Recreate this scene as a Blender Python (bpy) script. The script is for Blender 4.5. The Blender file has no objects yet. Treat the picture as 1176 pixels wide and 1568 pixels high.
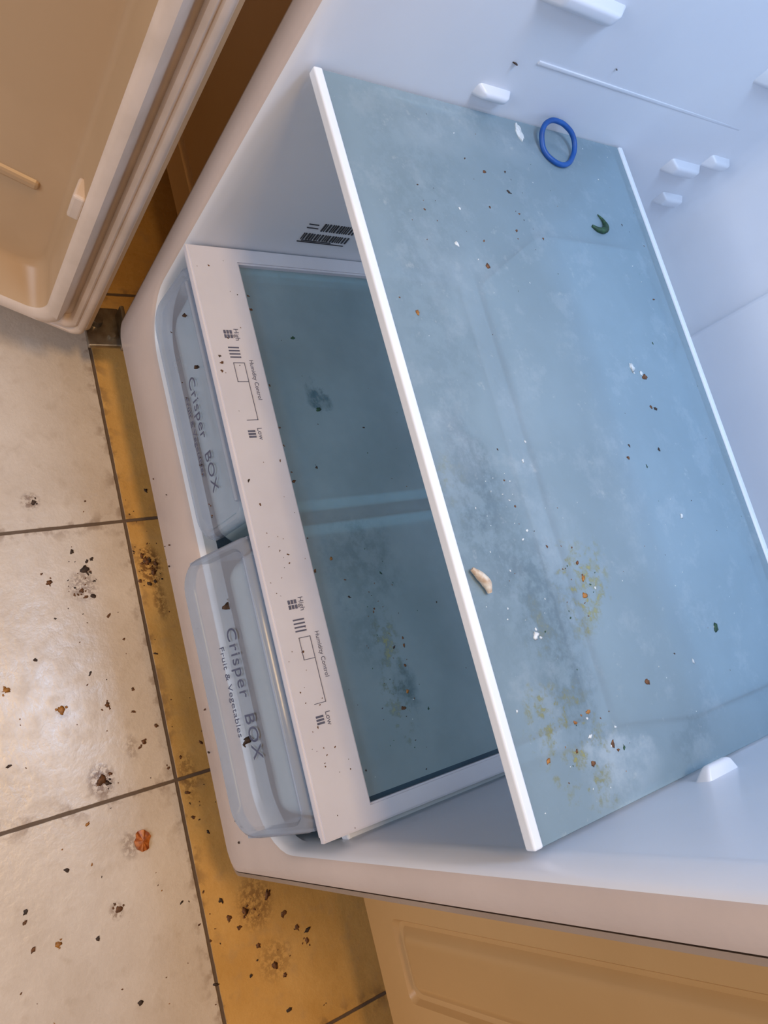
import bpy, bmesh, math, random
from mathutils import Vector, Matrix, noise
random.seed(7)
sc=bpy.context.scene
try: sc.view_settings.view_transform='Standard'
except Exception: pass
COL=sc.collection

# ---------------------------------------------------------------- materials
def lin(c):
    return tuple(((x/255.)/12.92 if x/255.<=.04045 else ((x/255.+.055)/1.055)**2.4) for x in c)+(1.,)
def newmat(name):
    m=bpy.data.materials.new(name); m.use_nodes=True
    nt=m.node_tree; nt.nodes.clear()
    out=nt.nodes.new('ShaderNodeOutputMaterial')
    return m,nt,out
def N(nt,t,**k):
    n=nt.nodes.new(t)
    for a,b in k.items(): setattr(n,a,b)
    return n
def plastic(name,c1,c2=None,rough=.35,scale=6.,bump=0.,bscale=60.,spec=.5,metal=0.):
    m,nt,out=newmat(name)
    p=N(nt,'ShaderNodeBsdfPrincipled')
    tc=N(nt,'ShaderNodeTexCoord'); nz=N(nt,'ShaderNodeTexNoise'); nz.inputs['Scale'].default_value=scale; nz.inputs['Detail'].default_value=6
    nt.links.new(tc.outputs['Object'],nz.inputs['Vector'])
    r=N(nt,'ShaderNodeValToRGB'); r.color_ramp.elements[0].position=.35; r.color_ramp.elements[1].position=.65
    r.color_ramp.elements[0].color=lin(c2 or c1); r.color_ramp.elements[1].color=lin(c1)
    nt.links.new(nz.outputs['Fac'],r.inputs['Fac']); nt.links.new(r.outputs['Color'],p.inputs['Base Color'])
    p.inputs['Roughness'].default_value=rough; p.inputs['Metallic'].default_value=metal
    p.inputs['Specular IOR Level'].default_value=spec
    if bump>0:
        n2=N(nt,'ShaderNodeTexNoise'); n2.inputs['Scale'].default_value=bscale; n2.inputs['Detail'].default_value=3
        nt.links.new(tc.outputs['Object'],n2.inputs['Vector'])
        b=N(nt,'ShaderNodeBump'); b.inputs['Strength'].default_value=bump; b.inputs['Distance'].default_value=.002
        nt.links.new(n2.outputs['Fac'],b.inputs['Height']); nt.links.new(b.outputs['Normal'],p.inputs['Normal'])
    nt.links.new(p.outputs[0],out.inputs[0])
    return m
def math_(nt,op,a,b=None,c=None):
    n=N(nt,'ShaderNodeMath',operation=op)
    for i,v in enumerate((a,b,c)):
        if v is None: continue
        if isinstance(v,(int,float)): n.inputs[i].default_value=v
        else: nt.links.new(v,n.inputs[i])
    return n.outputs[0]
def mixc(nt,fac,a,b):
    n=N(nt,'ShaderNodeMix',data_type='RGBA')
    for s,v in ((0,fac),(6,a),(7,b)):
        if isinstance(v,(int,float)): n.inputs[s].default_value=v
        elif isinstance(v,tuple): n.inputs[s].default_value=v
        else: nt.links.new(v,n.inputs[s])
    return n.outputs[2]
def noise_(nt,vec,scale,detail=4,rough=.55):
    n=N(nt,'ShaderNodeTexNoise'); n.inputs['Scale'].default_value=scale; n.inputs['Detail'].default_value=detail; n.inputs['Roughness'].default_value=rough
    nt.links.new(vec,n.inputs['Vector']); return n.outputs['Fac']
def smooth(nt,v,a,b,lo=0.,hi=1.):
    n=N(nt,'ShaderNodeMapRange',interpolation_type='SMOOTHSTEP')
    nt.links.new(v,n.inputs[0])
    for i,x in enumerate((a,b,lo,hi)): n.inputs[i+1].default_value=x
    return n.outputs[0]
def blob(nt,sx,sy,cx,cy,rx,ry):
    a=math_(nt,'DIVIDE',math_(nt,'SUBTRACT',sx,cx),rx); b=math_(nt,'DIVIDE',math_(nt,'SUBTRACT',sy,cy),ry)
    d=math_(nt,'ADD',math_(nt,'MULTIPLY',a,a),math_(nt,'MULTIPLY',b,b))
    return smooth(nt,d,0.,1.,1.,0.)

def dirty_toned_glass(name,tint,haze,darkc,transp,stains,darks,lights):
    """glass sheet with a haze of dried spills and painted-in dark tones; stains/darks/lights = (x,y,rx,ry,strength)"""
    m,nt,out=newmat(name)
    tc=N(nt,'ShaderNodeTexCoord'); vec=tc.outputs['Object']
    s=N(nt,'ShaderNodeSeparateXYZ'); nt.links.new(vec,s.inputs[0]); sx,sy=s.outputs[0],s.outputs[1]
    n1=noise_(nt,vec,9,6); n2=noise_(nt,vec,70,5,.65); n3=noise_(nt,vec,260,4,.65); n4=noise_(nt,vec,24,5,.7)
    # distort the patches to give them irregular outlines
    wx=math_(nt,'ADD',sx,math_(nt,'MULTIPLY',math_(nt,'SUBTRACT',n4,.5),.09))
    wy=math_(nt,'ADD',sy,math_(nt,'MULTIPLY',math_(nt,'SUBTRACT',n1,.5),.09))
    col=mixc(nt,smooth(nt,n1,.25,.75),lin(haze),lin(tuple(min(255,int(c*1.05+2)) for c in haze)))
    col=mixc(nt,math_(nt,'MULTIPLY',smooth(nt,n4,.52,.68),.14),col,lin((205,214,220)))
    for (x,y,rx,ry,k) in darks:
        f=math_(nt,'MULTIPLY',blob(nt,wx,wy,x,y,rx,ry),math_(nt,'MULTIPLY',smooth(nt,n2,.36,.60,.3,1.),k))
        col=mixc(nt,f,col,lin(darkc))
    for (x,y,rx,ry,k) in lights:
        f=math_(nt,'MULTIPLY',blob(nt,wx,wy,x,y,rx,ry),math_(nt,'MULTIPLY',smooth(nt,n4,.35,.65,.2,1.),k))
        col=mixc(nt,f,col,lin((190,205,215)))
    f=math_(nt,'MULTIPLY',smooth(nt,n2,.62,.74),.22)
    col=mixc(nt,f,col,lin((215,220,215)))
    f=math_(nt,'MULTIPLY',smooth(nt,n3,.70,.76),.5)
    col=mixc(nt,f,col,lin((196,200,196)))
    sf=None
    for (x,y,rx,ry,k) in stains:
        f=math_(nt,'MULTIPLY',blob(nt,wx,wy,x,y,rx,ry),math_(nt,'MULTIPLY',math_(nt,'MULTIPLY',smooth(nt,n3,.42,.62,.3,1.),smooth(nt,n2,.48,.60)),k))
        col=mixc(nt,f,col,lin((140,138,76)))
        sf=f if sf is None else math_(nt,'MAXIMUM',sf,f)
    p=N(nt,'ShaderNodeBsdfPrincipled'); nt.links.new(col,p.inputs['Base Color'])
    rg=smooth(nt,n1,.3,.7,.12,.22); nt.links.new(rg,p.inputs['Roughness'])
    p.inputs['Specular IOR Level'].default_value=.55
    t=N(nt,'ShaderNodeBsdfTransparent'); t.inputs['Color'].default_value=lin(tint)
    mx=N(nt,'ShaderNodeMixShader')
    tf=smooth(nt,n1,.2,.8,1-transp*1.06,1-transp*.94)
    if sf is not None: tf=math_(nt,'MAXIMUM',tf,sf)
    nt.links.new(tf,mx.inputs[0]); nt.links.new(t.outputs[0],mx.inputs[1]); nt.links.new(p.outputs[0],mx.inputs[2])
    nt.links.new(mx.outputs[0],out.inputs[0])
    return m
def clear_plastic(name,col,tint,transp,rough=.2):
    m,nt,out=newmat(name)
    tc=N(nt,'ShaderNodeTexCoord'); n1=noise_(nt,tc.outputs['Object'],25,5)
    p=N(nt,'ShaderNodeBsdfPrincipled'); nt.links.new(mixc(nt,n1,lin(col),lin(tuple(min(255,int(c*1.12)) for c in col))),p.inputs['Base Color'])
    p.inputs['Roughness'].default_value=rough
    t=N(nt,'ShaderNodeBsdfTransparent'); t.inputs['Color'].default_value=lin(tint)
    mx=N(nt,'ShaderNodeMixShader'); mx.inputs[0].default_value=1-transp
    nt.links.new(t.outputs[0],mx.inputs[1]); nt.links.new(p.outputs[0],mx.inputs[2]); nt.links.new(mx.outputs[0],out.inputs[0])
    return m

M_liner=plastic('liner_white_plastic',(226,229,235),(216,220,229),.32,4,.05,30)
M_flange=plastic('flange_plastic',(204,188,180),(190,174,166),.38,5,.12,180)
M_metal=plastic('painted_steel_side',(160,142,128),(146,128,114),.4,8,.15,250)
M_seam=plastic('dark_seam',(110,86,66),(90,70,54),.7)
M_trim=plastic('white_trim',(232,236,242),(222,228,236),.3,12)
M_cover=plastic('crisper_cover_plastic',(224,222,230),(210,208,218),.35,8,.05,80)
M_rim=plastic('drawer_rim_plastic',(236,244,246),(222,234,240),.3,20)
M_gapshade=plastic('gap_shade_dark',(52,74,90),(40,60,76),.4,30)  # dark tone standing in for the shade in the cover gaps
M_door=plastic('door_liner_plastic',(192,162,128),(176,146,112),.33,3,.05,20)
M_gasket=plastic('gasket_rubber',(218,200,186),(204,186,170),.45,20)
M_steel=plastic('hinge_steel',(170,165,155),(120,110,100),.3,40,metal=.9)
M_print=plastic('grey_print',(84,86,108),(104,106,126),.6,80)
M_faint=plastic('faint_print',(70,78,106),(84,92,118),.6,80)
M_black=plastic('black_print',(40,42,50),(50,52,60),.6,80)
M_cup=plastic('cupboard_lacquer',(196,156,104),(184,144,92),.4,3,.1,60)
M_toe=plastic('toe_kick',(120,90,60),(100,75,50),.6)
M_wall=plastic('kitchen_wall_paint',(205,180,140),(198,172,132),.8,2)
M_ceil=plastic('ceiling_paint',(225,215,195),(218,208,188),.85,2)
M_top=plastic('worktop_laminate',(150,120,90),(120,95,70),.4,30)
M_lamp=plastic('lamp_lens',(240,244,250),(236,240,246),.4,5)
M_drawer=clear_plastic('drawer_clear_plastic',(208,226,234),(222,238,244),.34,.18)
M_drface=clear_plastic('drawer_face_plastic',(180,188,204),(228,238,246),.62,.14)
M_clear,nt_,out_=newmat('clear_glass_body')
t_=N(nt_,'ShaderNodeBsdfTransparent'); t_.inputs[0].default_value=lin((230,240,242)); nt_.links.new(t_.outputs[0],out_.inputs[0])
M_glass=dirty_toned_glass('shelf_glass',(184,210,218),(136,156,166),(80,98,110),.30,
    stains=[(.495,.135,.05,.035,1.),(.605,.085,.05,.05,1.),(.59,.06,.03,.03,.9),(.53,.08,.04,.02,.5),(.40,.04,.03,.02,.3)],
    darks=[(.41,.065,.07,.025,.5),(.50,.095,.07,.045,.5),(.57,.09,.05,.04,.5),(.46,.06,.13,.06,.25),(.15,.09,.12,.06,.2),(.63,.20,.02,.03,.25),(.28,.07,.12,.04,.2)],  # dark band along the front: reflection and gap beneath, painted into the colour
    lights=[(.07,.13,.05,.06,.4),(.38,.05,.05,.03,.35),(.635,.12,.035,.05,.6),(.08,.22,.03,.06,.25),(.45,.12,.05,.03,.3),(.34,.14,.05,.03,.2),(.22,.10,.06,.04,.2),(.42,.22,.08,.04,.15)])
M_glass2=dirty_toned_glass('crisper_cover_glass',(188,216,226),(196,214,220),(84,108,120),.60,
    stains=[(.51,.12,.06,.02,.9),(.56,.11,.04,.016,.8)],
    darks=[(.225,.115,.02,.02,.8),(.40,.12,.05,.05,.4),(.54,.13,.03,.02,.6),(.48,.10,.06,.03,.3)],
    lights=[(.12,.10,.03,.05,.2)])
M_brown=plastic('crumb_brown',(122,78,42),(80,52,30),.7,300)
M_dark=plastic('crumb_dark',(72,52,38),(44,34,28),.7,300)
M_orange=plastic('crumb_orange',(176,118,44),(136,86,30),.5,300)
M_green=plastic('crumb_green',(44,84,56),(28,56,42),.6,300)
M_white=plastic('crumb_white',(215,220,220),(195,202,205),.6,300)
M_peel=plastic('onion_peel',(214,206,190),(176,150,124),.6,200)
M_tom=plastic('tomato_skin',(196,112,44),(140,68,26),.35,200)
M_blue=plastic('blue_rubber',(16,84,160),(10,66,136),.45,60)

# floor
TS=.3343; GX=.2476; GY=-.0154
def floor_mat():
    m,nt,out=newmat('ceramic_floor_tiles')
    tc=N(nt,'ShaderNodeTexCoord'); vec=tc.outputs['Object']
    s=N(nt,'ShaderNodeSeparateXYZ'); nt.links.new(vec,s.inputs[0]); sx,sy=s.outputs[0],s.outputs[1]
    def gd(v,o):
        q=math_(nt,'DIVIDE',math_(nt,'SUBTRACT',v,o),TS)
        fr=math_(nt,'FRACT',math_(nt,'ADD',q,100.5))
        return math_(nt,'ABSOLUTE',math_(nt,'SUBTRACT',fr,.5))
    d=math_(nt,'MINIMUM',gd(sx,GX),gd(sy,GY))
    wob=noise_(nt,vec,60,3); d2=math_(nt,'ADD',d,math_(nt,'MULTIPLY',math_(nt,'SUBTRACT',wob,.5),.004))
    grout=smooth(nt,d2,.0045,.0075,1.,0.)
    n1=noise_(nt,vec,7,6,.6); n2=noise_(nt,vec,45,5,.6); n3=noise_(nt,vec,170,4,.7)
    base=mixc(nt,smooth(nt,n1,.3,.7),lin((218,206,192)),lin((204,190,174)))
    warm_lit=mixc(nt,smooth(nt,n1,.3,.7),lin((222,178,108)),lin((202,156,86)))
    row=smooth(nt,sy,GY-.0008,GY+.0008)  # warm light on the strip by the fridge is painted into this row
    c=mixc(nt,row,base,warm_lit)
    c=mixc(nt,math_(nt,'MULTIPLY',smooth(nt,n2,.5,.75),.25),c,lin((160,138,112)))
    c=mixc(nt,math_(nt,'MULTIPLY',smooth(nt,n3,.68,.77),.45),c,lin((110,84,58)))
    soil=math_(nt,'MULTIPLY',smooth(nt,d,.0,.06,1.,0.),smooth(nt,n2,.48,.62))
    c=mixc(nt,math_(nt,'MULTIPLY',soil,.45),c,lin((110,74,42)))
    for (x,y,rx,ry,k) in [(.312,.006,.035,.02,.9),(.557,-.101,.024,.02,.8),(.325,-.082,.025,.022,.6),(.75,.05,.04,.03,.6),(.58,.0,.04,.015,.5),(.21,-.125,.014,.014,.7),(.637,-.082,.02,.014,.5),(.82,.06,.03,.03,.4),(.36,.01,.03,.012,.6),(.70,-.11,.012,.01,.6),(.47,-.13,.012,.01,.4),(.53,-.06,.02,.01,.35)]:
        c=mixc(nt,math_(nt,'MULTIPLY',math_(nt,'MULTIPLY',blob(nt,sx,sy,x,y,rx,ry),smooth(nt,n3,.42,.55)),k),c,lin((100,62,32)))
    c=mixc(nt,grout,c,lin((100,82,66)))
    p=N(nt,'ShaderNodeBsdfPrincipled'); nt.links.new(c,p.inputs['Base Color'])
    nt.links.new(math_(nt,'ADD',math_(nt,'MULTIPLY',grout,.4),smooth(nt,n2,.3,.7,.22,.36)),p.inputs['Roughness'])
    h=math_(nt,'SUBTRACT',math_(nt,'MULTIPLY',n2,.5),grout)
    b=N(nt,'ShaderNodeBump'); b.inputs['Strength'].default_value=.6; b.inputs['Distance'].default_value=.003
    nt.links.new(h,b.inputs['Height']); nt.links.new(b.outputs[0],p.inputs['Normal'])
    nt.links.new(p.outputs[0],out.inputs[0]); return m
M_floor=floor_mat()

# ---------------------------------------------------------------- mesh helpers
def obj(name,bm,mats,parent=None,smooth_=False):
    me=bpy.data.meshes.new(name); bmesh.ops.recalc_face_normals(bm,faces=bm.faces[:]); bm.to_mesh(me); bm.free()
    for m in (mats if isinstance(mats,(list,tuple)) else [mats]): me.materials.append(m)
    o=bpy.data.objects.new(name,me); COL.objects.link(o)
    if smooth_:
        for p in me.polygons: p.use_smooth=True
    if parent: o.parent=parent
    return o
def empty(name):
    e=bpy.data.objects.new(name,None); COL.objects.link(e); e.empty_display_size=.05; return e
def addbox(bm,x0,x1,y0,y1,z0,z1,bev=.0,seg=2,mi=0,mat=None):
    vs=[bm.verts.new((x,y,z)) for x in (x0,x1) for y in (y0,y1) for z in (z0,z1)]
    idx=[(0,1,3,2),(4,6,7,5),(0,4,5,1),(2,3,7,6),(0,2,6,4),(1,5,7,3)]
    fs=[bm.faces.new([vs[i] for i in f]) for f in idx]
    for f in fs: f.material_index=mi
    if bev>0:
        es=list({e for f in fs for e in f.edges})
        r=bmesh.ops.bevel(bm,geom=es,offset=bev,segments=seg,affect='EDGES',profile=.5,material=-1)
        vs=list({v for f in r['faces'] for v in f.verts}|{v for v in vs if v.is_valid})
    if mat is not None:
        for v in vs: v.co=mat@v.co
    return vs
def box(name,b,mat,parent=None,bev=.002,seg=2):
    bm=bmesh.new(); addbox(bm,*b,bev=bev,seg=seg); return obj(name,bm,mat,parent)
def pane(name,b,mat,parent):
    """sheet of glass: dirt, haze and painted dark patches live on the top face, body and underside are clear"""
    o=box(name,b,[mat,M_clear],parent,bev=.0004,seg=1)
    for p in o.data.polygons: p.material_index=0 if p.normal.z>.9 else 1
    return o
def rrect(x0,x1,z0,z1,r,n=8,rt=None):
    rt=r if rt is None else rt; P=[]
    for cx,cz,a0,rr in ((x1-r,z0+r,-90,r),(x1-rt,z1-rt,0,rt),(x0+rt,z1-rt,90,rt),(x0+r,z0+r,180,r)):
        for i in range(n+1):
            a=math.radians(a0+90*i/n); P.append((cx+rr*math.cos(a),cz+rr*math.sin(a)))
    return P
def loft(bm,rings,mis,cap0=None,cap1=None):
    R=[[bm.verts.new(v) for v in r] for r in rings]
    for k in range(len(R)-1):
        n=len(R[k])
        for i in range(n):
            f=bm.faces.new((R[k][i],R[k][(i+1)%n],R[k+1][(i+1)%n],R[k+1][i])); f.material_index=mis[k]; f.smooth=True
    if cap0 is not None: f=bm.faces.new(R[0]); f.material_index=cap0
    if cap1 is not None: f=bm.faces.new(R[-1]); f.material_index=cap1
    return R
def autosmooth(o,ang=35):
    me=o.data
    for p in me.polygons: p.use_smooth=True
    try: me.set_sharp_from_angle(angle=math.radians(ang))
    except Exception: pass

# ---------------------------------------------------------------- room
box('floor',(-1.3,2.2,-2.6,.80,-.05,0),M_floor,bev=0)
box('wall_back',(-1.3,2.2,.80,.9,-.05,2.45),M_wall,bev=0)
box('wall_left',(-1.4,-1.3,-2.6,.9,-.05,2.45),M_wall,bev=0)
box('wall_right',(2.2,2.3,-2.6,.9,-.05,2.45),M_wall,bev=0)
box('wall_front',(-1.4,2.3,-2.7,-2.6,-.05,2.45),M_wall,bev=0)
box('ceiling',(-1.4,2.3,-2.7,.9,2.45,2.55),M_ceil,bev=0)

# ---------------------------------------------------------------- refrigerator body
W=.70; H=1.52
fr=empty('refrigerator')
def ring(P,y): return [(x,y,z) for x,z in P]
bm=bmesh.new()
O=lambda e,r: rrect(e,W-e,.07+e,H-e,r)
IN=lambda x0,x1,z0,z1,r: rrect(x0,x1,z0,z1,r,rt=.03)
rings=[ring(O(0,.012),.70),ring(O(0,.014),.012),ring(O(.003,.014),.005),ring(O(.008,.016),.003),
       ring(O(.0084,.016),.005),ring(O(.0096,.018),.005),ring(O(.010,.018),.001),ring(O(.016,.02),-.002),
       ring(IN(.038,.672,.178,1.452,.07),-.002),ring(IN(.0425,.6665,.184,1.446,.066),.001),
       ring(IN(.0455,.6625,.188,1.442,.062),.007),ring(IN(.046,.6605,.186,1.442,.06),.022),
       ring(IN(.0465,.6585,.10,1.442,.03),.034),ring(IN(.049,.6565,.10,1.44,.03),.58),
       ring(IN(.053,.652,.104,1.436,.03),.603),ring(IN(.066,.640,.116,1.424,.03),.616),ring(IN(.085,.62,.135,1.40,.03),.62)]
mis=[0,0,0,2,2,2,1,1,1,3,3,3,3,3,3,3]
loft(bm,rings,mis,cap0=0,cap1=3)
o=obj('cabinet_shell',bm,[M_metal,M_flange,M_seam,M_liner],fr); autosmooth(o,40)
box('back_duct_panel',(.205,.50,.606,.625,.30,1.38),M_liner,fr,bev=.006,seg=3)
box('rear_step',(.052,.654,.415,.625,.098,.435),M_liner,fr,bev=.015,seg=4)
box('kick_plate',(.03,.67,.06,.08,.012,.075),M_toe,fr,bev=.002)
bm=bmesh.new()
for x in (.05,.65):
    for y in (.12,.62): addbox(bm,x-.02,x+.02,y-.02,y+.02,0,.075,bev=.006)
obj('levelling_feet',bm,M_seam,fr)
def nib(bm,side,y,z,ly,lz,pr,tilt=0.):
    """moulded shelf support tab: flat top, sloped underside and ends"""
    x0=.0472 if side<0 else .6580
    s=-side
    def P(f,h,y_,z_):   # f: 0 wall, 1 outer
        return (x0+s*pr*f,y_,z_)
    a=ly/2; h=lz/2
    base=[(y-a,z-h),(y+a,z-h),(y+a,z+h),(y-a,z+h)]
    top=[(y-a*.62,z-h*.1),(y+a*.62,z-h*.1),(y+a*.72,z+h*.85),(y-a*.72,z+h*.85)]
    B=[bm.verts.new((x0-s*.002,p[0],p[1])) for p in base]; T=[bm.verts.new((x0+s*pr,p[0],p[1])) for p in top]
    fs=[bm.faces.new(T),bm.faces.new(B[::-1])]
    for i in range(4): fs.append(bm.faces.new((B[i],B[(i+1)%4],T[(i+1)%4],T[i])))
    es=list({e for f in fs for e in f.edges if not (e.verts[0] in B and e.verts[1] in B)})
    bmesh.ops.bevel(bm,geom=es,offset=min(.0035,lz*.22),segments=4,affect='EDGES',profile=.5)
bm=bmesh.new()
for (y,z,ly,lz,pr) in [(.196,.598,.042,.016,.010),(.207,.702,.092,.024,.014),(.520,.572,.060,.024,.013),(.562,.592,.040,.022,.012),(.562,.522,.046,.024,.012),(.505,.704,.07,.024,.013),
                       (.196,.564,.20,.010,.004),(.205,.86,.062,.018,.012),(.495,.86,.05,.018,.012),(.205,1.05,.062,.018,.012),(.495,1.05,.05,.018,.012)]:
    nib(bm,-1,y,z,ly,lz,pr)
    nib(bm,1,y,z,ly,lz,pr)
for s,x0,x1 in ((-1,.044,.0488),(1,.6568,.662)):
    addbox(bm,x0,x1,.215,.55,.640,.6435,bev=.0004)
    for z in (.80,.96): addbox(bm,x0,x1,.215,.53,z,z+.004,bev=.0004)
o=obj('shelf_supports',bm,M_liner,fr); autosmooth(o,50)
bm=bmesh.new()
addbox(bm,.044,.053,.03,.40,.300,.3140,bev=.002); addbox(bm,.652,.660,.03,.40,.300,.3140,bev=.002)
obj('cover_rails',bm,M_liner,fr)
box('interior_lamp_lens',(.16,.54,.10,.26,1.425,1.445),M_lamp,fr,bev=.004)
rb=random.Random(3)
bm=bmesh.new(); y=.120
while y<.180:
    w=rb.choice((.0008,.0012,.0018))
    addbox(bm,.0465,.0479,y,y+w,.357,.368)
    if y>.136: addbox(bm,.0465,.0479,y,y+w,.374,.387)
    y+=w+rb.choice((.0016,.0024))
for (a,b,z) in [(.118,.178,.352),(.122,.16,.3545),(.118,.132,.377),(.118,.130,.383)]: addbox(bm,.0465,.0478,a,b,z,z+.001)
obj('barcode_print',bm,M_black,fr)

# ---------------------------------------------------------------- door (open, hinged low left)
Qx,Qy=.022,-.040
th=math.atan2(-.90,-.43)
dr=empty('refrigerator_door')
ax=Vector((math.cos(th),math.sin(th),0)); nn=Vector((-ax.y,ax.x,0))
if nn.x<0: nn=-nn
DM=Matrix(((ax.x,nn.x,0,Qx),(ax.y,nn.y,0,Qy),(0,0,1,0),(0,0,0,1)))
def D(P,d): return [DM@Vector((a,d,z)) for a,z in P]
bm=bmesh.new()
R=lambda e,r: rrect(e,.70-e,.065+e,1.52-e,r)
rings=[D(R(.008,.02),-.075),D(R(0,.02),-.065),D(R(0,.014),-.012),D(R(.004,.014),-.008),
       D(R(.028,.02),-.008),D(R(.032,.02),-.004),D(R(.036,.02),.018),D(R(.040,.02),.024),D(R(.048,.022),.025),D(R(.055,.022),.020),D(R(.068,.03),-.020),D(R(.076,.03),-.026)]
loft(bm,rings,[0,0,0,1,1,1,1,1,1,0,0],cap0=0,cap1=0)
o=obj('door_panel',bm,[M_door,M_gasket],dr); autosmooth(o,45)
bm=bmesh.new()
rings=[D(R(.006,.014),-.008),D(R(.006,.014),.001),D(R(.009,.014),.004),D(R(.013,.014),.004),D(R(.0155,.014),.0005),D(R(.018,.014),.004),D(R(.023,.014),.004),D(R(.026,.014),.0),D(R(.026,.014),-.008)]
loft(bm,rings,[0]*8)
o=obj('door_gasket',bm,M_gasket,dr); autosmooth(o,50)
bm=bmesh.new()
for z in (.30,.66,1.0):
    for a0,a1 in ((.054,.067),(.633,.646)):
        addbox(bm,a0,a1,-.006,.020,z,z+.034,bev=.003,seg=3,mat=DM)
obj('bin_lugs',bm,M_gasket,dr)
bm=bmesh.new()
addbox(bm,.10,.60,-.030,-.022,.262,.275,bev=.004,mat=DM)
addbox(bm,.10,.60,-.030,-.022,.56,.573,bev=.004,mat=DM)
obj('door_ribs',bm,M_door,dr)
hg=bmesh.new()
addbox(hg,-.030,.026,-.035,.012,.052,.060,bev=.002)
addbox(hg,-.020,.03,.006,.012,.052,.085,bev=.002)
bmesh.ops.create_cone(hg,cap_ends=True,segments=20,radius1=.008,radius2=.007,depth=.012,matrix=Matrix.Translation((-.008,-.020,.064)))
bmesh.ops.create_cone(hg,cap_ends=True,segments=6,radius1=.005,radius2=.005,depth=.006,matrix=Matrix.Translation((.012,-.004,.062)))
obj('lower_hinge',hg,M_steel,fr)

# ---------------------------------------------------------------- glass shelf
gs=empty('glass_shelf')
Z2=.580
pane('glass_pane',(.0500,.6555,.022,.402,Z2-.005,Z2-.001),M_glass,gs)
bm=bmesh.new()
addbox(bm,.0500,.6555,.0175,.0260,Z2-.0085,Z2+.001,bev=.0018,seg=3)
o=obj('front_trim',bm,M_trim,gs)
box('rear_trim',(.0500,.6555,.397,.4035,Z2-.008,Z2+.001),M_trim,gs,bev=.0015)

# ---------------------------------------------------------------- crisper cover
cv=empty('crisper_cover')
Z1=.329
bm=bmesh.new()
fx0,fx1,fy0,fy1=.0480,.652,-.002,.398
hx0,hx1,hy0,hy1=.067,.633,.054,.372
def frame(bm,z0,z1,inset):
    pts=lambda x0,x1,y0,y1,z:[bm.verts.new(v) for v in ((x0,y0,z),(x1,y0,z),(x1,y1,z),(x0,y1,z))]
    a=pts(fx0,fx1,fy0,fy1,z1); b=pts(hx0,hx1,hy0,hy1,z1); c=pts(hx0,hx1,hy0,hy1,z0); d=pts(fx0,fx1,fy0,fy1,z0)
    for p,q in ((a,b),(b,c),(c,d),(d,a)):
        for i in range(4):
            j=(i+1)%4; bm.faces.new((p[i],p[j],q[j],q[i]))
frame(bm,Z1-.007,Z1,0)
bmesh.ops.bevel(bm,geom=[e for e in bm.edges if abs(e.verts[0].co.z-Z1)<1e-5 and abs(e.verts[1].co.z-Z1)<1e-5 and (abs(e.verts[0].co.x-e.verts[1].co.x)<1e-6 or abs(e.verts[0].co.y-e.verts[1].co.y)<1e-6)],offset=.0018,segments=2,affect='EDGES')
addbox(bm,fx0+.004,fx1-.004,fy0+.002,fy0+.006,Z1-.0138,Z1-.006,bev=.001)
o=obj('cover_frame',bm,M_cover,cv); autosmooth(o,30)
pane('cover_glass_pane',(.060,.640,.047,.380,Z1-.0105,Z1-.0068),M_glass2,cv)
# added dark strips: shaded gap between the drawers and beside the right glass edge
bm=bmesh.new()
addbox(bm,.3465,.3575,.030,.375,.304,.3180,bev=.002)
addbox(bm,.6285,.6335,.052,.372,Z1-.0068,Z1-.0060,bev=.0003)
obj('gap_shade_strips',bm,M_gapshade,cv)
def text(name,s,size,loc,rot,mat,parent,sx=1.,sp=1.):
    c=bpy.data.curves.new(name,'FONT'); c.body=s; c.size=size; c.extrude=.00012; c.align_x='CENTER'; c.align_y='CENTER'; c.space_character=sp
    t=bpy.data.objects.new(name+'_tmp',c); COL.objects.link(t)
    bpy.context.view_layer.update()
    dg=bpy.context.evaluated_depsgraph_get(); me=bpy.data.meshes.new_from_object(t.evaluated_get(dg))
    bpy.data.objects.remove(t)
    me.transform(Matrix.Translation(loc)@rot@Matrix.Diagonal((sx,1,1,1)))
    me.materials.clear(); me.materials.append(mat)
    o=bpy.data.objects.new(name,me); COL.objects.link(o); o.parent=parent
I4=Matrix.Identity(4)
zt=Z1+.0002
bm=bmesh.new()
for k,xo in enumerate((0,.286)):
    text('print_high_%d'%k,'High',.0075,(.152+xo,.031,zt),I4,M_print,cv)
    text('print_low_%d'%k,'Low',.0075,(.262+xo,.031,zt),I4,M_print,cv)
    text('print_humidity_%d'%k,'Humidity Control',.0062,(.203+xo,.040,zt),I4,M_print,cv)
    for j in range(3):
        for q in range(2): addbox(bm,.147+xo+q*.005,.151+xo+q*.005,.017+j*.0034,.0195+j*.0034,zt-.0004,zt+.0002)
        addbox(bm,.258+xo+j*.003,.260+xo+j*.003,.018,.026,zt-.0004,zt+.0002)
    for j in range(4): addbox(bm,.166+xo+j*.0036,.1675+xo+j*.0036,.018,.030,zt-.0004,zt+.0002)
    x0,x1,xm,ya,yb=.184+xo,.247+xo,.205+xo,.020,.032
    L=[(x0,ya,xm,ya),(x0,yb,xm,yb),(x0,ya,x0,yb),(xm,ya,xm,yb),(xm,yb,x1,yb),(x1,yb,x1,ya)]
    for a,b,c,d in L: addbox(bm,min(a,c)-.0003,max(a,c)+.0003,min(b,d)-.0003,max(b,d)+.0003,zt-.0004,zt+.0002)
obj('printed_slider_marks',bm,M_print,cv)

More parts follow.
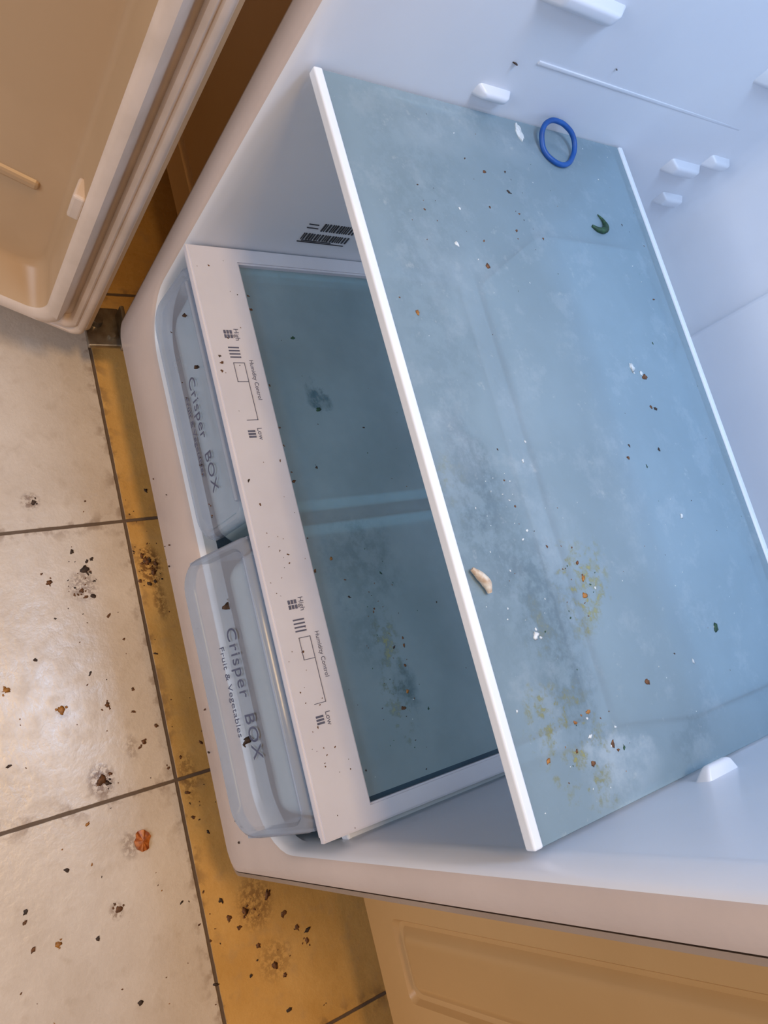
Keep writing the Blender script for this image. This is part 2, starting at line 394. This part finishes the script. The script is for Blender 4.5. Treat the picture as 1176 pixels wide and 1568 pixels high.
# ---------------------------------------------------------------- crisper drawers
def drawer(x0,x1,yf,slope,tx,zb):
    """yf: y of the face at its top, slope: how far the face bulges forward at the bottom"""
    e=empty('crisper_drawer')
    zt=.314; D_=.36; yb_=.010
    def RR(x0,x1,y0,y1,r,z,n=6):
        return [(x,y,z) for x,y in rrect(x0,x1,y0,y1,r,n)]
    bm=bmesh.new(); yb=yb_+D_; t=.003
    s=.012
    prof=[(.104,.075,s),(.112,.066,s*.8),(.20,.012,s*.4),(.225,.006,.004),(zt-.014,.004,.001),(zt-.010,.0,-.003),(zt,.0,-.003)]
    rings=[RR(x0+i+.003,x1-i-.003,yb_+dy,yb-i,.016,z) for z,dy,i in prof]
    inner=[RR(x0+i+.003+t,x1-i-.003-t,yb_+dy+t,yb-i-t,.014,z+(t if k==0 else 0)) for k,(z,dy,i) in enumerate(prof)][::-1]
    inner[0]=RR(x0+.006,x1-.006,yb_+.006,yb-.006,.014,zt)
    loft(bm,rings+inner,[0]*(len(rings)+len(inner)-1),cap0=0,cap1=0)
    o=obj('drawer_bin',bm,M_drawer,e); autosmooth(o,40)
    bm=bmesh.new(); zr=.3176
    rr=[RR(x0-.0005,x1+.0005,yb_+.012,yb+.003,.018,zr-.013),RR(x0-.001,x1+.001,yb_+.012,yb+.003,.018,zr-.002),RR(x0+.001,x1-.001,yb_+.014,yb+.001,.017,zr),
        RR(x0+.009,x1-.009,yb_+.022,yb-.010,.012,zr),RR(x0+.011,x1-.011,yb_+.024,yb-.012,.011,zr-.002),RR(x0+.012,x1-.012,yb_+.025,yb-.013,.011,zr-.014)]
    loft(bm,rr,[0]*5); o=obj('drawer_rim',bm,M_rim,e); autosmooth(o,40)
    def yy(z,off):
        t=(zt-z)/(zt-zb); return yf-slope*(t**.8 if t>0 else 0)+off
    bm=bmesh.new()
    F=lambda ins,r,off:[(x,yy(z,off),z) for x,z in rrect(x0+ins,x1-ins,zb+ins,zt-ins*.5,r,6,rt=.012)]
    rg=[F(.002,.03,.010),F(.0,.03,.004),F(.002,.03,-.002),F(.005,.028,-.0045),F(.009,.026,-.0042),F(.012,.024,-.001),F(.016,.022,-.0008)]
    loft(bm,rg,[0]*6,cap1=0)
    o=obj('drawer_face',bm,M_drface,e); autosmooth(o,40)
    if slope>.02:
        bm=bmesh.new()
        for xa in (x0+.001,x1-.004):
            P=[(yy(zt,.002),zt-.003),(yy(.25,.002),.25),(yy(.218,.003),.218),(yb_+.02,.218),(yb_+.008,zt-.003)]
            a=[bm.verts.new((xa,y,z)) for y,z in P]; b=[bm.verts.new((xa+.003,y,z)) for y,z in P]
            bm.faces.new(a); bm.faces.new(b[::-1])
            for i in range(5): bm.faces.new((a[i],a[(i+1)%5],b[(i+1)%5],b[i]))
        obj('face_cheeks',bm,M_drface,e)
    box('grip_lip',(x0+.02,x1-.02,yf-.007,yf+.006,zt-.008,zt-.003),M_drface,e,bev=.002,seg=3)
    sl=math.atan2(slope,zt-zb)
    rot=Matrix.Rotation(math.radians(90)-sl,4,'X')
    text('face_title','Crisper  BOX',.0205,(tx,yy(.270,-.0014-.0026),.270),rot,M_faint,e,sx=.98,sp=1.12)
    text('face_subtitle','Fruit & Vegetables',.0100,(tx-.004,yy(.251,-.0014-.0026),.251),rot,M_faint,e,sx=1.15,sp=1.05)
    return e
d1=drawer(.060,.344,.004,.006,.236,.208)
d2=drawer(.360,.643,-.002,.030,.505,.206)

# ---------------------------------------------------------------- kitchen cupboards
def cupboard(x0,x1,cy,doors,flip=False):
    cb=empty('kitchen_cupboard')
    bm=bmesh.new(); addbox(bm,x0,x1,cy+.02,.79,.11,.88,bev=.002); obj('carcass',bm,M_cup,cb)
    box('toe_kick_board',(x0+.01,x1-.01,cy+.085,cy+.10,0,.12),M_toe,cb,bev=.001)
    box('worktop',(x0-.003,x1+.003,cy-.02,.795,.88,.92),M_top,cb,bev=.004)
    for (a,b,ins) in doors:
        bm=bmesh.new(); z0,z1=.115,.872
        G=lambda e,r,y:[(x,y,z) for x,z in rrect(a+e,b-e,z0+e,z1-e,r,5)]
        rg=[G(0,.003,cy+.02),G(0,.003,cy+.003),G(.003,.003,cy),G(ins-.004,.010,cy),G(ins,.010,cy+.006),G(ins+.005,.009,cy+.007),G(ins+.012,.008,cy+.001),G(ins+.016,.006,cy-.0005)]
        loft(bm,rg,[0]*7,cap0=0,cap1=0)
        o=obj('door_front',bm,M_cup,cb); autosmooth(o,30)
cupboard(.728,1.62,.135,[(.730,.925,.057),(.929,1.45,.057)])
cupboard(-.75,-.020,.10,[(-.42,-.022,.057),(-.745,-.424,.057)])

# ---------------------------------------------------------------- crumbs
def crumb(bm,loc,r,mi,flat=.4,elong=1.,seed=0):
    b=bmesh.new(); bmesh.ops.create_icosphere(b,subdivisions=2,radius=1)
    rnd=random.Random(seed); off=Vector((rnd.random()*50,rnd.random()*50,rnd.random()*50)); an=rnd.random()*6.28
    for v in b.verts:
        k=1+1.1*(noise.noise(v.co*1.5+off))
        c=v.co*k; x=c.x*elong; y=c.y; z=max(c.z,-.9)*flat
        v.co=Vector((loc[0]+r*(x*math.cos(an)-y*math.sin(an)),loc[1]+r*(x*math.sin(an)+y*math.cos(an)),loc[2]+r*(z+.3*flat)))
    for f in b.faces: f.material_index=mi; f.smooth=True
    me=bpy.data.meshes.new('t'); b.to_mesh(me); b.free(); bm.from_mesh(me); bpy.data.meshes.remove(me)
CM=[M_brown,M_dark,M_orange,M_green,M_white]
def crumbs(name,fixed,rand,parent=None):
    bm=bmesh.new(); k=0
    for (x,y,z,r,mi) in fixed:
        crumb(bm,(x,y,z),r,mi,.3,1.+.6*random.random(),k); k+=1
        if r>.0022:
            for q in range(3): crumb(bm,(x+random.gauss(0,r*1.3),y+random.gauss(0,r*1.3),z),r*.35,mi,.3,1.3,k+5000+q)
    for (n,x0,x1,y0,y1,z,rmin,rmax,mis_) in rand:
        for _ in range(n):
            crumb(bm,(random.uniform(x0,x1),random.uniform(y0,y1),z),rmin+(rmax-rmin)*random.random()**3,random.choice(mis_),.3,1+random.random(),k+1000); k+=1
    return obj(name,bm,CM,parent)
fl=[(305,-76,4,1),(315,-120,2.5,0),(331,-84,2.5,0),(557,-101,5,0),(562,-95,3,1),(468,-131,3.8,2),(432,-184,3,2),(211,-121,2.5,1),(699,-107,3,0),(280,-87,2.2,1),(404,-149,1.6,1),(474,-79,2.6,0),(640,-154,2,1),(667,-200,2,1),(706,-199,2,0),(710,-174,2.6,2),(720,-134,2,1),(800,-102,2.2,1),(306,3,3,0),(320,9,2.5,0),(747,68,3,0),(754,35,3.6,0),(816,106,2.5,0),(797,97,2.2,0),(826,58,3.6,0),(797,43,2.5,0),(527,-45,2.8,0),(512,-26,2.2,0)]
fixed=[(x/1000,y/1000,0,r/1000,m) for x,y,r,m in fl]
crumbs('food_crumbs',fixed,[(45,.20,.95,-.22,-.02,0,.0005,.0018,[0,0,1,0,2]),(45,.20,.66,-.01,.05,0,.0005,.0022,[0,0,1]),(40,.68,1.0,-.02,.12,0,.0006,.003,[0,0,0,1]),(22,.26,.60,-.11,-.03,0,.0005,.0022,[0,1]),(26,.28,.34,-.012,.02,0,.0006,.0025,[0,0,1]),(14,.29,.34,-.10,-.06,0,.0005,.0018,[0,1])])
z=Z2-.001
sd=[(320,306,3,0),(119,177,1.8,0),(199,116,2.2,4),(217,144,2.6,0),(136,201,2.2,1),(266,52,2.2,2),(376,124,1.6,4),(523,75,3.5,4),(504,137,2.6,2),(557,284,3.8,3),(580,176,2.5,0),(392,290,1.8,1),(397,243,2,0),(456,290,2.5,4),(607,52,2.0,2),(620,93,2.4,0),(613,118,2.0,0),(163,132,1.6,4),(181,227,1.4,0),(478,140,1.8,0),(491,141,2.2,2),(577,239,1.8,4),(310,292,4,4),(316,303,2.4,4),(350,300,2,0),(352,306,2,1),(386,250,1.5,1)]
crumbs('crumbs_on_glass',[(x/1000,y/1000,z,r/1000*.75,m) for x,y,r,m in sd],[(80,.06,.65,.035,.39,z,.0003,.0010,[0,1,4,4,3]),(16,.46,.52,.11,.17,z,.0004,.0012,[0,0,3]),(22,.585,.64,.05,.13,z,.0004,.0013,[2,0,0,4,3]),(20,.10,.20,.08,.22,z,.0003,.0010,[1,0]),(24,.40,.52,.05,.10,z,.0003,.0009,[4,4,0])],gs)
zc=Z1-.0068
cd=[(150,101,2,3),(235,110,2.8,3),(300,90,1.6,1),(398,80,2.0,2),(440,90,1.5,1),(500,140,1.6,0),(520,135,2,0),(545,130,2.0,2),(560,120,2.2,0),(492,141,1.6,0)]
crumbs('crumbs_on_cover',[(x/1000,y/1000,zc,r/1000*.75,m) for x,y,r,m in cd],
   [(35,.07,.63,.056,.30,zc,.0003,.0009,[0,1,1,4,3]),(32,.42,.60,.09,.15,zc,.0004,.0011,[0,0,1,3]),(30,.05,.65,.003,.05,Z1,.0003,.0011,[0,0,0,1]),(26,.35,.60,.003,.03,Z1,.0003,.0011,[0,0]),(10,.10,.42,.056,.06,zc,.0006,.0016,[0]),(4,.15,.33,.002,.01,Z1,.001,.0016,[0,1])],cv)
crumbs('crumbs_on_face',[(.11,-.003,.29,.002,1),(.17,-.003,.29,.002,1)],[(12,.08,.33,-.005,-.003,.25,.0006,.0011,[1,0])],d1)
crumbs('crumbs_on_face',[(.42,-.018,.27,.003,1),(.55,-.023,.26,.003,1)],[],d2)
bmf=[(random.uniform(.03,.66),-.003,random.uniform(.09,.17)) for _ in range(12)]
crumbs('crumbs_on_edge',[(x,y,zz,random.uniform(.0005,.0012),random.choice((0,1))) for x,y,zz in bmf]+[(.0480,.193,.634,.0018,1),(.049,.30,.66,.0009,1)],[],fr)

def tube(name,pts,r,mat,closed=False,radii=None):
    c=bpy.data.curves.new(name,'CURVE'); c.dimensions='3D'; c.bevel_depth=r; c.bevel_resolution=4; c.resolution_u=8; c.use_fill_caps=True
    s=c.splines.new('BEZIER'); s.bezier_points.add(len(pts)-1)
    for i,(p,q) in enumerate(zip(s.bezier_points,pts)):
        p.co=q; p.handle_left_type=p.handle_right_type='AUTO'
        if radii: p.radius=radii[i]
    s.use_cyclic_u=closed
    t=bpy.data.objects.new(name+'_t',c); COL.objects.link(t); bpy.context.view_layer.update()
    me=bpy.data.meshes.new_from_object(t.evaluated_get(bpy.context.evaluated_depsgraph_get())); bpy.data.objects.remove(t)
    me.materials.clear(); me.materials.append(mat)
    for p in me.polygons: p.use_smooth=True
    o=bpy.data.objects.new(name,me); COL.objects.link(o); return o
# rubber band: lies on the glass and leans up the side wall
ctr=(.0725,.288); pts=[]
for i in range(12):
    a=2*math.pi*i/12; k=1+.05*math.cos(3*a+.6)
    x=ctr[0]+.0200*k*math.cos(a); y=ctr[1]+.0235*k*math.sin(a)
    pts.append((x,y,z+.0026+max(0,.080-x)*.45))
tube('blue_rubber_band',pts,.0026,M_blue,True)
sx_,sy_=.155,.318
tube('green_stem',[(sx_+.0033,sy_-.013,z+.001),(sx_+.0077,sy_-.005,z+.002),(sx_+.0062,sy_+.0033,z+.0028),(sx_-.003,sy_+.0063,z+.002),(sx_-.0115,sy_+.0018,z+.001)],.0030,M_green,radii=[.45,.9,1.3,.6,.15])
tube('onion_peel_scrap',[(.468,.031,z+.003),(.474,.036,z+.0036),(.480,.040,z+.0036),(.487,.041,z+.003)],.0034,M_peel,radii=[.5,1,1.1,.5])
def scrap(name,loc,rx,ry,mat,seed,h=.0012):
    bm=bmesh.new(); rnd=random.Random(seed); n=18; ctr=bm.verts.new((loc[0],loc[1],loc[2]+h*2)); V=[];V2=[]
    for i in range(n):
        a=2*math.pi*i/n; k=.75+.4*rnd.random()
        V.append(bm.verts.new((loc[0]+rx*k*math.cos(a),loc[1]+ry*k*math.sin(a),loc[2]+h*(.4+1.4*rnd.random()))))
        V2.append(bm.verts.new((loc[0]+rx*k*math.cos(a),loc[1]+ry*k*math.sin(a),loc[2])))
    for i in range(n):
        j=(i+1)%n; bm.faces.new((ctr,V[i],V[j])); bm.faces.new((V[i],V2[i],V2[j],V[j]))
    bm.faces.new(V2[::-1]); return obj(name,bm,mat)
scrap('tomato_skin_scrap',(.637,-.068,0),.013,.009,M_tom,3,.002)
scrap('plastic_film_scrap',(.0640,.243,z),.011,.0045,M_white,9,.0008)

# ---------------------------------------------------------------- lights
def area(name,loc,sx,sy,energy,col,tgt=None):
    l=bpy.data.lights.new(name,'AREA'); l.shape='RECTANGLE'; l.size=sx; l.size_y=sy; l.energy=energy; l.color=col
    o=bpy.data.objects.new(name,l); COL.objects.link(o); o.location=loc
    if tgt is not None: o.rotation_euler=(Vector(tgt)-Vector(loc)).to_track_quat('-Z','Y').to_euler()
    return o
area('refrigerator_lamp_light',(.35,.18,1.423),.34,.13,4.6,(.50,.70,1.0))
area('ceiling_lamp_light',(.40,-.25,2.40),.5,.3,17,(1.,.64,.30))
area('cool_front_fill_light',(.5,-2.4,1.3),1.4,1.2,34,(.76,.85,1.),(.4,0,.3))  # added cool fill from the front for the lower interior and floor
w=bpy.data.worlds.new('kitchen_ambient'); sc.world=w; w.use_nodes=True
w.node_tree.nodes['Background'].inputs[0].default_value=(.55,.5,.5,1); w.node_tree.nodes['Background'].inputs[1].default_value=.3

# ---------------------------------------------------------------- camera
cam=bpy.data.cameras.new('camera'); co=bpy.data.objects.new('camera',cam); COL.objects.link(co)
Rw=((.2534,.8104,.5283),(.9479,-.099,-.3029),(-.1932,.5775,-.7932))
r=Vector(Rw[0]).normalized(); fw=Vector(Rw[2]).normalized(); dn=fw.cross(r).normalized()
co.matrix_world=Matrix(((r.x,-dn.x,-fw.x,.5205),(r.y,-dn.y,-fw.y,-.3312),(r.z,-dn.z,-fw.z,.9961),(0,0,0,1)))
cam.sensor_fit='HORIZONTAL'; cam.sensor_width=36; cam.lens=36*1200/1176.; cam.clip_start=.01
sc.camera=co
